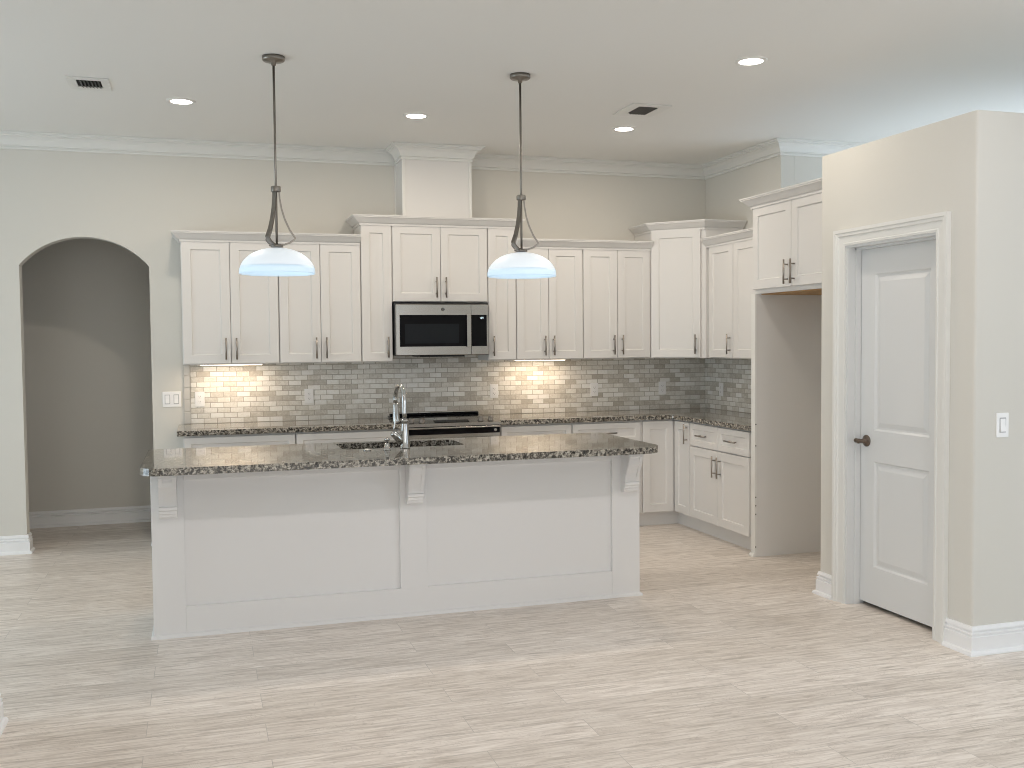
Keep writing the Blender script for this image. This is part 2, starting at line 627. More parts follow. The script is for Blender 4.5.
# right kitchen wall: full height back to YE, low behind the fridge space
rw = MB()
rw.box(XW, YE, 0, XW + 0.12, 0, H)
struct('wall_right', rw, M_WALL)
struct('wall_niche', MB().box(XW, YP0, 0, XW + 0.12, YE - 0.0005, 2.50), M_WALL)
struct('wall_ledge', MB().box(XW + 0.121, YE, 0, XR, YE + 0.12, H), M_WALL)

# pantry box: thin partition walls, flat top below the ceiling
DY0, DY1, DZ = -3.160, -3.895, 2.045         # clear door opening
pw = MB()
T = 0.115
# left face with the door opening, one solid
YJ = YP1 + T
pp = [(XP, YP0, 0), (XP, DY0, 0), (XP, DY0, DZ), (XP, DY1, DZ), (XP, DY1, 0), (XP, YJ, 0), (XP, YJ, HP), (XP, YP0, HP)]
pw.prism(pp, (T, 0, 0))
struct('wall_pantry', pw, M_WALL)
pf = MB()
cnr = [(XP + 0.012 - 0.012 * math.sin(PI / 2 * k / 5), YP1 + 0.012 - 0.012 * math.cos(PI / 2 * k / 5), 0) for k in range(6)]
pf.prism(cnr + [(XP, YJ, 0), (4.3, YJ, 0), (4.3, YP1, 0)], (0, 0, HP))
pf.box(XP + T, YP0 - T, 0, 4.3, YP0, HP)
pf.box(4.3, YP1, 0, 4.3 + T, YP0, HP)
struct('wall_front', pf, M_WALL)
struct('ceiling_pantry', MB().box(XP + T + 0.001, YP1 + T + 0.001, HP - 0.10, 4.299, YP0 - T - 0.001, HP - 0.002), M_CEIL)

# near left partition: only its end and baseboard reach into the frame
struct('wall_left', MB().box(-2.40, -7.5, 0, -2.248, -3.625, H), M_WALL)

# outer walls with window openings (behind and beside the camera)
def wall_with_holes(name, along, at, t, lo, hi, holes):
    """holes: (a0, a1, z0, z1) sorted along the wall"""
    mb = MB()
    def seg(a, b, z0, z1):
        if b - a < 1e-4 or z1 - z0 < 1e-4:
            return
        if along == 'x':
            mb.box(a, at, z0, b, at + t, z1)
        else:
            mb.box(at, a, z0, at + t, b, z1)
    cur = lo
    for a, b, z0, z1 in holes:
        seg(cur, a, 0, H)
        seg(a, b, 0, z0)
        seg(a, b, z1, H)
        cur = b
    seg(cur, hi, 0, H)
    struct(name, mb, M_WALL)

win_n = [0]
def window(along, at, a, b, z0, z1):
    win_n[0] += 1
    mb = MB()
    w = 0.07
    def bar(p, q, r, s_):
        if along == 'x':
            mb.box(p, at, r, q, at + 0.10, s_)
        else:
            mb.box(at, p, r, at + 0.10, q, s_)
    bar(a, b, z0, z0 + w)
    bar(a, b, z1 - w, z1)
    bar(a, a + w, z0 + w, z1 - w)
    bar(b - w, b, z0 + w, z1 - w)
    mid = (a + b) / 2
    bar(mid - w / 2, mid + w / 2, z0 + w, z1 - w)
    struct('window_%d' % win_n[0], mb, M_TRIM)

REAR = [(-5.6, -3.0, 0.3, 2.6), (-2.2, 1.5, 0.1, 2.6)]
wall_with_holes('wall_rear', 'x', YB - 0.12, 0.12, XL, XR, REAR)
for h in REAR:
    window('x', YB - 0.11, *h)
LEFT = [(-3.9, -0.9, 0.05, 2.4)]
wall_with_holes('wall_west', 'y', XL - 0.12, 0.12, YB, 2.0, LEFT)
for h in LEFT:
    window('y', XL - 0.11, *h)
RIGHT = [(-9.5, -6.0, 0.3, 2.6), (-4.4, -1.35, 0.2, 2.9)]
wall_with_holes('wall_east', 'y', XR, 0.12, YB, YE + 0.12, RIGHT)
for h in RIGHT:
    window('y', XR + 0.01, *h)

def portal(along, at, a, b, z0, z1, rot):
    L = bpy.data.lights.new('window_portal', 'AREA')
    L.shape = 'RECTANGLE'
    L.size = b - a
    L.size_y = z1 - z0
    L.cycles.is_portal = True
    o = bpy.data.objects.new('window_portal', L)
    COL.objects.link(o)
    m = (a + b) / 2
    o.location = (m, at, (z0 + z1) / 2) if along == 'x' else (at, m, (z0 + z1) / 2)
    o.rotation_euler = rot
for h in REAR:
    portal('x', YB - 0.13, *h, (PI / 2, 0, 0))
for h in LEFT:
    portal('y', XL - 0.13, *h, (PI / 2, 0, -PI / 2))
for h in RIGHT:
    portal('y', XR + 0.13, *h, (PI / 2, 0, PI / 2))

# ------------------------------------------------------------------ mouldings
def crown_prof(z, h=0.112, d=0.092):
    """ceiling crown, closed profile hugging wall (out=0) and ceiling (z)"""
    q = [(0, -1.0), (0.14, -1.0), (0.15, -0.90), (0.10, -0.87), (0.10, -0.82), (0.22, -0.80), (0.22, -0.72), (0.27, -0.64), (0.40, -0.44), (0.60, -0.29), (0.78, -0.23), (0.78, -0.17), (0.90, -0.15), (0.90, -0.09), (1.0, -0.08), (1.0, 0.0), (0, 0.0)]
    return [(o * d, z + v * h) for o, v in q]

CH_X0, CH_X1, CH_Y = 0.090, 0.636, -0.317      # vent chase footprint
cm = MB()
cm.moulding([(XL + 0.01, 0), (CH_X0 + 0.002, 0)], crown_prof(H - 0.001))
struct('trim_1', cm, M_TRIM)
cm = MB()
cm.moulding([(CH_X1 - 0.002, 0), (XW, 0), (XW, YE), (XR - 0.01, YE)], crown_prof(H - 0.001))
struct('trim_2', cm, M_TRIM)

BASE_PROF = [(0, 0.136), (0.008, 0.136), (0.014, 0.120), (0.014, 0.114), (0.008, 0.111), (0.008, 0.107), (0.018, 0.102), (0.018, 0.096), (0.013, 0.093), (0.013, 0.089), (0.020, 0.085), (0.020, 0.022), (0.030, 0.018), (0.035, 0.008), (0.035, 0.0), (0, 0.0)]
def baseboard(name, path, side=1):
    struct(name, MB().moulding(path, BASE_PROF, side), M_BASE)
CAS = 0.090                                     # door casing width
baseboard('baseboard_back', [(XL + 0.01, 0), (AX0, 0), (AX0, 0.12)])
baseboard('baseboard_arch', [(AX1, 0.12), (AX1, 0), (-1.575, 0)])
baseboard('baseboard_hall', [(-4.6, 1.11), (-0.3, 1.11)])
baseboard('baseboard_pantry', [(XP + 0.10, YP0), (XP, YP0), (XP, DY0 + CAS)])
baseboard('baseboard_front', [(XP, DY1 - CAS), (XP, YP1), (4.4, YP1)])
baseboard('baseboard_left', [(-2.248, -7.5), (-2.248, -3.625), (-2.40, -3.625)])
baseboard('baseboard_ledge', [(XW + 0.12, YE), (XR - 0.01, YE)])

# ------------------------------------------------------------------ pantry door
door = thing('door_1', 'white two-panel pantry door with bronze lever in white casing', 'door', (XP, (DY0 + DY1) / 2, 0))
door['kind'] = 'structure'
FD = Frame((XP, DY0, 0), (0, -1, 0), (-1, 0, 0))      # a = away from the fridge, c = towards the kitchen
ow = DY0 - DY1
# casing with stepped profile, mitred around three sides
def casing_mesh():
    mb = MB()
    prof = [(0.0, 0.0), (0.0, 0.012), (0.012, 0.014), (0.016, 0.011), (0.050, 0.015), (0.054, 0.021), (0.068, 0.023), (0.072, 0.027), (CAS, 0.027), (CAS, 0.0)]
    def ring(kind):
        out = []
        for w, d in prof:
            if kind == 0: out.append(FD.p(-w, 0, d))
            if kind == 1: out.append(FD.p(-w, DZ + w, d))
            if kind == 2: out.append(FD.p(ow + w, DZ + w, d))
            if kind == 3: out.append(FD.p(ow + w, 0, d))
        return [mb.bm.verts.new(v) for v in out]
    R = [ring(k) for k in range(4)]
    fs = []
    m = len(prof)
    for i in range(3):
        for k in range(m):
            fs.append(mb.bm.faces.new((R[i][k], R[i][(k + 1) % m], R[i + 1][(k + 1) % m], R[i + 1][k])))
    fs.append(mb.bm.faces.new(R[0]))
    fs.append(mb.bm.faces.new(R[3]))
    bmesh.ops.recalc_face_normals(mb.bm, faces=fs)
    return mb
casing_mesh().build('casing', M_TRIM, door)
jm = MB()
jm.fbox(FD, -0.001, 0, -T, 0.016, DZ - 0.012, 0.0015)
jm.fbox(FD, ow - 0.016, 0, -T, ow + 0.001, DZ - 0.012, 0.0015)
jm.fbox(FD, -0.001, DZ - 0.014, -T, ow + 0.001, DZ + 0.001, 0.0015)
for a, b in ((0.016, 0.028), (ow - 0.028, ow - 0.016)):     # stops
    jm.fbox(FD, a, 0, -0.078, b, DZ - 0.014, -0.045)
jm.fbox(FD, 0.016, DZ - 0.026, -0.078, ow - 0.016, DZ - 0.014, -0.045)
jm.build('jamb', M_DOOR, door)
# leaf: flat slab with two raised-and-fielded panels
def leaf_mesh():
    mb = MB()
    x0, x1, z0, z1, c = 0.018, ow - 0.018, 0.024, DZ - 0.016, -0.080
    th = 0.035
    pans = [(0.145, ow - 0.145, 0.235, 0.832), (0.145, ow - 0.145, 1.005, 1.880)]
    xs = sorted({x0, x1, pans[0][0], pans[0][1]})
    zs = sorted({z0, z1} | {p for q in pans for p in q[2:]})
    fs = []
    V = {}
    def vert(a, b, d):
        k = (round(a, 5), round(b, 5), round(d, 5))
        if k not in V:
            V[k] = mb.bm.verts.new(FD.p(a, b, d))
        return V[k]
    for i in range(len(xs) - 1):
        for j in range(len(zs) - 1):
            if any(abs(p[0] - xs[i]) < 1e-6 and abs(p[2] - zs[j]) < 1e-6 for p in pans):
                continue
            fs.append(mb.bm.faces.new((vert(xs[i], zs[j], c), vert(xs[i + 1], zs[j], c), vert(xs[i + 1], zs[j + 1], c), vert(xs[i], zs[j + 1], c))))
    for a0_, a1_, b0_, b1_ in pans:
        steps = [(0, 0), (0.010, -0.010), (0.020, -0.011), (0.046, -0.002)]
        prev = None
        for ins, dd in steps:
            ring = [vert(a0_ + ins, b0_ + ins, c + dd), vert(a1_ - ins, b0_ + ins, c + dd), vert(a1_ - ins, b1_ - ins, c + dd), vert(a0_ + ins, b1_ - ins, c + dd)]
            if prev:
                for k in range(4):
                    fs.append(mb.bm.faces.new((prev[k], prev[(k + 1) % 4], ring[(k + 1) % 4], ring[k])))
            prev = ring
        fs.append(mb.bm.faces.new(prev))
    # edges and back
    back = [vert(x0, z0, c - th), vert(x1, z0, c - th), vert(x1, z1, c - th), vert(x0, z1, c - th)]
    fs.append(mb.bm.faces.new(back))
    bot = [vert(x, z0, c) for x in xs]
    fs.append(mb.bm.faces.new(bot + [back[1], back[0]]))
    fs.append(mb.bm.faces.new([vert(x, z1, c) for x in xs] + [back[2], back[3]]))
    fs.append(mb.bm.faces.new([vert(x0, z, c) for z in zs] + [back[3], back[0]]))
    fs.append(mb.bm.faces.new([vert(x1, z, c) for z in zs] + [back[2], back[1]]))
    bmesh.ops.recalc_face_normals(mb.bm, faces=fs)
    return mb
leaf = leaf_mesh().build('door_leaf', M_DOOR, door)
hc = FD.p(0.082, 0.943, -0.080)
hm = MB()
hm.lathe([(0.033, 0), (0.033, 0.006), (0.026, 0.011), (0.013, 0.014), (0.012, 0.045), (0.014, 0.050), (0.014, 0.060), (0.004, 0.066)], hc, 24, FD.n)
lp = [FD.p(0.082 + a, 0.943 + b, -0.080 + 0.054) for a, b in ((-0.032, 0.004), (-0.024, 0.002), (0, 0), (0.03, 0.002), (0.052, 0.004))]
hm.tube(lp, [0.010, 0.014, 0.011, 0.008, 0.006], 12)
tag(hm.build('lever_handle', M_BRONZE, leaf), 'aged bronze lever handle')

# ------------------------------------------------------------------ backsplash
TB = 1.3735
bs = thing('backsplash', 'stone mosaic tile backsplash running along the back wall', 'backsplash', (0.6, 0, 0.914))
MB().box(-1.512, -0.010, 0.914, 2.869, -0.0005, TB + 0.06).build('tile_field', M_TILE_X, bs)
pe = MB()
for k in range(5):
    z0 = 0.916 + k * 0.0925
    pe.box(-1.563, -0.011, z0, -1.515, -0.0005, z0 + 0.0895, bev=0.0015)
pe.build('edge_tile', M_PENCIL, bs)
br_ = MB().box(2.869, -1.836, 0.914, XW - 0.0005, -0.0105, TB + 0.06).build('backsplash', M_TILE_Y, None, (0, 0, 0))
tag(br_, 'short return of mosaic tile on the right wall beside the fridge panel', 'backsplash')

# ------------------------------------------------------------------ cabinets
def pull(f, a, b, vertical=True, L=0.160, parent=None):
    """bar pull centred at (a, b) on the face c=0 of f"""
    mb = MB()
    r = 0.0062
    so = 0.032
    d = (0, 1) if vertical else (1, 0)
    mb.cyl(f.p(a - d[0] * L / 2, b - d[1] * L / 2, so), f.p(a + d[0] * L / 2, b + d[1] * L / 2, so), r, 12)
    for s_ in (-1, 1):
        q = L / 2 - 0.032
        mb.cyl(f.p(a + s_ * d[0] * q, b + s_ * d[1] * q, 0.0), f.p(a + s_ * d[0] * q, b + s_ * d[1] * q, so), 0.005, 10)
    return mb.build('handle', M_PULL, parent)

def sub(f, a, b, c):
    return Frame(f.p(a, b, c), f.u, f.n)

GAP = 0.0045
def front(f, a0, b0, a1, b1, parent, name='door', hside=None, hz=None, t=0.020, rail=0.064):
    """a shaker front over [a0,a1]x[b0,b1] on plane c=0 of f with its pull"""
    d = sub(f, a0, b0, 0.0005)
    w, h = a1 - a0, b1 - b0
    o = MB().shaker(d, w, h, t, rail if name == 'door' else 0.045, 0.009, 0.005).build(name, M_CAB, parent)
    g = sub(f, 0, 0, t)
    if name == 'drawer':
        pull(g, (a0 + a1) / 2, (b0 + b1) / 2, False, 0.150, o)
    elif hside:
        a = a0 + 0.036 if hside == 'l' else a1 - 0.036
        pull(g, a, hz, True, 0.160, o)
    return o

UB, UT, UTT = 1.372, 2.286, 2.438
UD = 0.305
def upper(label, x0, x1, z0, z1, doors, group='upper cabinets on the back wall'):
    t = thing('wall_cabinet', label, 'cabinet', ((x0 + x1) / 2, -UD / 2, z0), group)
    MB().box(x0 + 0.0006, -UD, z0, x1 - 0.0006, -0.0115 if z0 < TB else -0.0015, z1, bev=0.001).build('body', M_CAB, t)
    f = Frame((0, -UD, 0), (1, 0, 0), (0, -1, 0))
    for a0, a1, hs in doors:
        front(f, a0, z0 + 0.006, a1, z1 - 0.006, t, hside=hs, hz=z0 + 0.115)
    return t
g2 = 0.002
def pair(x0, x1, m):
    return [(x0 + GAP, m - g2, 'r'), (m + g2, x1 - GAP, 'l')]
upper('white two-door upper cabinet at the far left end of the run', -1.560, -0.866, UB, UT, pair(-1.560, -0.866, -1.216))
upper('white two-door upper cabinet left of the microwave, behind the left pendant', -0.866, -0.248, UB, UT, pair(-0.866, -0.248, -0.556))
upper('tall narrow one-door upper cabinet touching the left side of the microwave', -0.248, -0.004, UB, UTT, [(-0.248 + GAP, -0.004 - GAP, 'r')])
upper('white two-door cabinet directly above the microwave', -0.004, 0.766, 1.836, UTT, pair(-0.004, 0.766, 0.381))
upper('tall narrow one-door upper cabinet touching the right side of the microwave', 0.766, 1.003, UB, UTT, [(0.766 + GAP, 1.003 - GAP, 'l')])
upper('white two-door upper cabinet partly behind the right pendant shade', 1.003, 1.580, UB, UT, pair(1.003, 1.580, 1.280))
upper('white two-door upper cabinet left of the angled corner cabinet', 1.580, 2.188, UB, UT, pair(1.580, 2.188, 1.887))

# angled corner cabinet
cc = thing('wall_cabinet', 'tall angled upper cabinet in the back right corner', 'cabinet', (2.6, -0.3, UB), 'upper cabinets on the back wall')
CQ = [(2.190, -0.0115), (2.866, -0.0115), (2.866, -0.660), (2.525, -0.660), (2.190, -0.325)]
MB().prism([(x, y, UB) for x, y in CQ], (0, 0, UTT - UB)).build('body', M_CAB, cc)
FQ = Frame((2.190, -0.325, 0), (1, -1, 0), (-1, -1, 0))
ql = math.hypot(0.335, 0.335)
front(FQ, 0.012, UB + 0.006, ql - 0.040, UTT - 0.006, cc, hside='r', hz=UB + 0.115, t=0.018)

# right wall uppers
FRW = Frame((XW - 0.325, 0, 0), (0, -1, 0), (-1, 0, 0))
def upper_right(label, y0, y1, doors):
    t = thing('wall_cabinet', label, 'cabinet', (XW - 0.16, -(y0 + y1) / 2, UB), 'upper cabinets on the right wall')
    MB().box(XW - 0.325, -y1 + 0.0006, UB, XW - 0.0115, -y0 - 0.0006, UT, bev=0.001).build('body', M_CAB, t)
    for a0, a1, hs in doors:
        front(FRW, a0, UB + 0.006, a1, UT - 0.006, t, hside=hs, hz=UB + 0.115)
upper_right('single-door upper cabinet on the right wall next to the corner cabinet', 0.6615, 1.080, [(0.6615 + 0.030, 1.080 - GAP, 'r')])
upper_right('two-door upper cabinet on the right wall, half hidden by the fridge cabinet', 1.080, 1.838, [(1.080 + GAP, 1.459 - g2, 'r'), (1.459 + g2, 1.838 - GAP, 'l')])

# crowns on the cabinets
def cab_crown(z, h=0.060, d=0.062):
    q = [(0, -0.25), (0.10, -0.25), (0.12, 0.02), (0.30, 0.10), (0.52, 0.34), (0.80, 0.66), (0.92, 0.72), (0.92, 0.84), (1.0, 0.86), (1.0, 1.0), (0, 1.0)]
    return [(o * d, z + v * h) for o, v in q]
CD = -UD - 0.0005
def cab_crown_obj(label, path, z, parent=None, shelf=None, side=1):
    mb = MB().moulding(path, cab_crown(z), side)
    if shelf:
        mb.prism(shelf, (0, 0, 0.004))
    if parent:
        return mb.build('crown', M_CAB, parent)
    o = mb.build('cabinet_crown', M_CAB)
    return tag(o, label, 'crown moulding', 'crown mouldings on the cabinets')
# paths run so that "out" lies to the right of travel: left to right along the front faces
def fr(y):
    return y - 0.0205
cab_crown_obj('white crown moulding along the top of the left upper cabinets', [(-1.5605, -0.002), (-1.5605, fr(CD)), (-0.2495, fr(CD))], UT, side=1)
cab_crown_obj('raised white crown moulding on the cabinets around the microwave', [(-0.2485, -0.002), (-0.2485, fr(CD)), (1.0035, fr(CD)), (1.0035, -0.002)], UTT)
cab_crown_obj('white crown moulding on the upper cabinets right of the microwave', [(1.0045, fr(CD)), (2.1895, fr(CD))], UT)
cab_crown_obj(None, [(2.1895, -0.012), (2.1895, -0.339), (2.5110, -0.6605), (2.866, -0.6605)], UTT, cc)
cab_crown_obj('white crown moulding on the right wall cabinets beside the fridge cabinet', [(XW - 0.3455, -0.6615), (XW - 0.3455, -1.838)], UT)

# fridge cabinet
FZ0 = 1.836
FY0, FY1 = -1.8495, -2.915
fc = thing('fridge_cabinet', 'deep two-door cabinet over the empty fridge space', 'cabinet', (2.55, -2.38, FZ0))
MB().box(2.262, FY1, FZ0, XW - 0.0015, FY0, UTT, bev=0.001).build('body', M_CAB, fc)
FF = Frame((2.262, 0, 0), (0, -1, 0), (-1, 0, 0))
front(FF, 1.8495 + 0.010, FZ0 + 0.030, 2.333 - g2, UTT - 0.006, fc, hside='r', hz=FZ0 + 0.125)
front(FF, 2.333 + g2, FZ0 + 0.030, 2.808, UTT - 0.006, fc, hside='l', hz=FZ0 + 0.125)
tag(MB().box(2.285, FY1 + 0.02, FZ0 - 0.006, XW - 0.0035, FY0 - 0.055, FZ0 - 0.0003).build('underside_board', M_WOOD, fc), 'raw brown plywood underside')
cab_crown_obj(None, [(XW - 0.002, FY0 + 0.0005), (2.2405, FY0 + 0.0005), (2.2405, FY1)], UTT, fc)

# panel dividing base cabinets and fridge space
fp = thing('fridge_partition', 'tall side panel between the right base cabinets and the empty fridge space', 'panel', (2.56, -1.872, 0))
MB().box(2.250, -1.9005, 0.0, XW - 0.0015, -1.8500, FZ0 - 0.0005).build('panel_face', M_CAB, fp)
MB().box(2.238, -1.9020, 0.0, 2.2497, -1.8485, FZ0 - 0.0005, bev=0.001).build('edge_strip', M_TRIM, fp)
MB().moulding([(2.2375, -1.8485), (2.2375, -1.9020)], [(0, 0.026), (0.006, 0.025), (0.016, 0.012), (0.018, 0.0), (0, 0)], 1).build('shoe_block', M_TRIM, fp)
for z in (0.42, 0.30, 0.78, 0.80 + 0.13, 0.36, 0.07):
    MB().cyl((2.243, -1.9019, z), (2.243, -1.9045, z), 0.0045, 8).build('screw', M_SLOT, fp)

# base cabinets
BH, TK, BD = 0.876, 0.115, 0.610
def base(label, x0, x1, fronts, group='base cabinets along the back wall'):
    t = thing('base_cabinet', label, 'cabinet', ((x0 + x1) / 2, -BD / 2, 0), group)
    m = MB().box(x0 + 0.0006, -BD, TK, x1 - 0.0006, -0.0015, BH - 0.0005)
    m.build('body', M_CAB, t)
    MB().box(x0 + 0.0006, -BD + 0.06, 0, x1 - 0.0006, -BD + 0.075, TK - 0.0005).build('toe_kick', M_CAB, t)
    f = Frame((0, -BD, 0), (1, 0, 0), (0, -1, 0))
    for a0, a1, hs in fronts:
        if hs:
            front(f, a0, TK + 0.012, a1, 0.700 - 0.003, t, hside=hs, hz=0.60)
    dr = [(fronts[0][0], fronts[-1][1])] if len(fronts) > 1 else [(fronts[0][0], fronts[0][1])]
    for a0, a1 in dr:
        front(f, a0, 0.703, a1, 0.862, t, 'drawer')
base('base cabinet with drawer at the left end of the back counter', -1.565, -0.787, pair(-1.565, -0.787, -1.176))
base('base cabinet with drawer just left of the range, behind the faucet', -0.785, -0.006, pair(-0.785, -0.006, -0.395))
base('base cabinet with drawer just right of the range', 0.770, 1.358, pair(0.770, 1.358, 1.064))
base('base cabinet with drawer left of the inside corner door', 1.360, 1.955, pair(1.360, 1.955, 1.658))

XB = 2.250                                # fronts of the right run (door faces)
sc_ = thing('corner_base_cabinet', 'L-shaped corner base cabinet with two full-height doors meeting at the inside corner', 'cabinet', (2.45, -0.45, 0))
bx = XB + 0.0205
poly = [(1.957, -0.0015), (XW - 0.0015, -0.0015), (XW - 0.0015, -0.900), (bx, -0.900), (bx, -BD), (1.957, -BD)]
MB().prism([(x, y, TK) for x, y in poly], (0, 0, BH - 0.0005 - TK)).build('body', M_CAB, sc_)
tkp = [(1.957, -BD + 0.06), (bx + 0.06, -BD + 0.06), (bx + 0.06, -0.900), (bx + 0.075, -0.900), (bx + 0.075, -BD + 0.075), (1.957, -BD + 0.075)]
MB().prism([(x, y, 0) for x, y in tkp], (0, 0, TK - 0.0005)).build('toe_kick', M_CAB, sc_)
f = Frame((0, -BD, 0), (1, 0, 0), (0, -1, 0))
front(f, 1.972, TK + 0.006, XB - 0.004, 0.866, sc_)
FR = Frame((bx, 0, 0), (0, -1, 0), (-1, 0, 0))
front(FR, BD + 0.026, TK + 0.006, 0.900 - 0.004, 0.866, sc_, hside='l' if False else 'r', hz=0.775)

rb = thing('base_cabinet', 'base cabinet with two drawers over two doors, beside the fridge panel', 'cabinet', (2.5, -1.37, 0))
MB().box(bx, -1.8475, TK, XW - 0.0015, -0.9012, BH - 0.0005).build('body', M_CAB, rb)
MB().box(bx + 0.06, -1.8475, 0, bx + 0.075, -0.9012, TK - 0.0005).build('toe_kick', M_CAB, rb)
front(FR, 0.906, TK + 0.006, 1.3535 - g2, 0.682, rb, hside='r', hz=0.565)
front(FR, 1.3535 + g2, TK + 0.006, 1.798, 0.682, rb, hside='l', hz=0.565)
front(FR, 0.906, 0.690, 1.3535 - g2, 0.866, rb, 'drawer')
front(FR, 1.3535 + g2, 0.690, 1.798, 0.866, rb, 'drawer')

# ------------------------------------------------------------------ countertops
CT0, CT1 = 0.8765, 0.914
def round_poly(pts, rads, n=6):
    out = []
    k = len(pts)
    for i in range(k):
        p, a, b = Vector(pts[i]), Vector(pts[i - 1]), Vector(pts[(i + 1) % k])
        r = rads[i]
        if r <= 0:
            out.append((p.x, p.y))
            continue
        d1, d2 = (a - p).normalized(), (b - p).normalized()
        ang = d1.angle(d2)
        t = r / math.tan(ang / 2)
        c = p + (d1 + d2).normalized() * (r / math.sin(ang / 2))
        s1, s2 = p + d1 * t - c, p + d2 * t - c
        th1, th2 = math.atan2(s1.y, s1.x), math.atan2(s2.y, s2.x)
        dth = (th2 - th1 + PI) % (2 * PI) - PI
        for j in range(n + 1):
            th = th1 + dth * j / n
            out.append((c.x + r * math.cos(th), c.y + r * math.sin(th)))
    return out
def counter(name, label, poly):
    o = MB().prism([(x, y, CT0) for x, y in poly], (0, 0, CT1 - CT0), bev=0.004, seg=2).build(name, M_GRANITE)
    return tag(o, label, 'countertop', 'granite countertops')
counter('countertop', 'granite countertop on the back wall left of the range', [(-1.606, -0.0115), (-0.006, -0.0115), (-0.006, -0.650), (-1.606, -0.650)])
counter('countertop', 'L-shaped granite countertop from the range around the back right corner', round_poly([(0.770, -0.0115), (0.770, -0.650), (2.228, -0.650), (2.228, -1.8475), (2.868, -1.8475), (2.868, -0.0115)], [0, 0, 0.03, 0, 0, 0]))

# island countertop with the sink cutout
SX0, SX1, SY0, SY1 = -0.672, 0.048, -2.318, -1.965
def island_top():
    mb = MB()
    outer = round_poly([(-1.735, -2.854), (1.088, -2.854), (1.088, -1.880), (-1.735, -1.880)], [0.10, 0.13, 0.03, 0.03], 8)
    inner = round_poly([(SX0, SY0), (SX0, SY1), (SX1, SY1), (SX1, SY0)], [0.05] * 4, 5)
    bm = mb.bm
    loops = []
    for z in (CT0, CT1):
        es = []
        ls = []
        for poly in (outer, inner):
            vs = [bm.verts.new((x, y, z)) for x, y in poly]
            es += [bm.edges.new((vs[i], vs[(i + 1) % len(vs)])) for i in range(len(vs))]
            ls.append(vs)
        bmesh.ops.triangle_fill(bm, edges=es, use_beauty=True, use_dissolve=False)
        loops.append(ls)
    for k in range(2):
        a, b = loops[0][k], loops[1][k]
        for i in range(len(a)):
            bm.faces.new((a[i], a[(i + 1) % len(a)], b[(i + 1) % len(a)], b[i]))
    bmesh.ops.recalc_face_normals(bm, faces=bm.faces[:])
    return mb
it = island_top().build('island_countertop', M_GRANITE)
tag(it, 'large granite island countertop with a sink cutout', 'countertop', 'granite countertops')

# ------------------------------------------------------------------ island body
IX0, IX1, IY = -1.697, 1.041, -2.595
isl = thing('kitchen_island', 'long white panelled kitchen island with three corbels under its counter', 'kitchen island', ((IX0 + IX1) / 2, -2.25, 0))
ib = MB()
PY = IY + 0.019
bt = 0.8757
# hollow box so that the sink basin has room
ib.box(IX0 + 0.004, PY, 0, IX1 - 0.004, PY + 0.02, bt)
ib.box(IX0 + 0.004, PY + 0.02, 0, IX0 + 0.024, -1.93, bt)
ib.box(IX1 - 0.024, PY + 0.02, 0, IX1 - 0.004, -1.93, bt)
ib.box(IX0 + 0.024, -1.95, 0.115, IX1 - 0.024, -1.93, bt)
ib.build('body', M_ISL, isl)
fi = Frame((0, PY, 0), (1, 0, 0), (0, -1, 0))
def frame_bar(nm, a0, b0, a1, b1, d=0.019):
    MB().fbox(fi, a0, b0, 0.0, a1, b1, d, bev=0.0015).build(nm, M_ISL, isl)
frame_bar('stile', IX0, 0.0, -1.536, bt, 0.0195)
frame_bar('stile', -0.404, 0.156, -0.250, bt, 0.0195)
frame_bar('stile', 0.864, 0.0, IX1, bt, 0.0195)
frame_bar('bottom_rail', -1.5358, 0.0, 0.8638, 0.157)
frame_bar('top_rail', -1.5358, 0.818, -0.4045, bt)
frame_bar('top_rail', -0.2495, 0.818, 0.8638, bt)
MB().box(IX0, PY + 0.0002, 0, IX0 + 0.0038, -1.93, bt).build('side_panel', M_ISL, isl)
MB().box(IX1 - 0.0038, PY + 0.0002, 0, IX1, -1.93, bt).build('side_panel', M_ISL, isl)
sh = [(0, 0.019), (0.006, 0.018), (0.012, 0.012), (0.014, 0.0), (0, 0.0)]
MB().moulding([(IX0 - 0.0002, -1.93), (IX0 - 0.0002, IY - 0.0007), (IX1 + 0.0002, IY - 0.0007), (IX1 + 0.0002, -1.93)], sh).build('shoe_moulding', M_ISL, isl)
# working side, facing the range: doors and drawer fronts
FB = Frame((IX1, -1.93, 0), (-1, 0, 0), (0, 1, 0))
wI = IX1 - IX0
for k in range(6):
    a0_ = 0.03 + k * (wI - 0.06) / 6
    a1_ = a0_ + (wI - 0.06) / 6
    front(FB, a0_ + 0.003, 0.125, a1_ - 0.003, 0.690, isl, hside='r' if k % 2 == 0 else 'l', hz=0.575)
    front(FB, a0_ + 0.003, 0.697, a1_ - 0.003, 0.862, isl, 'drawer')
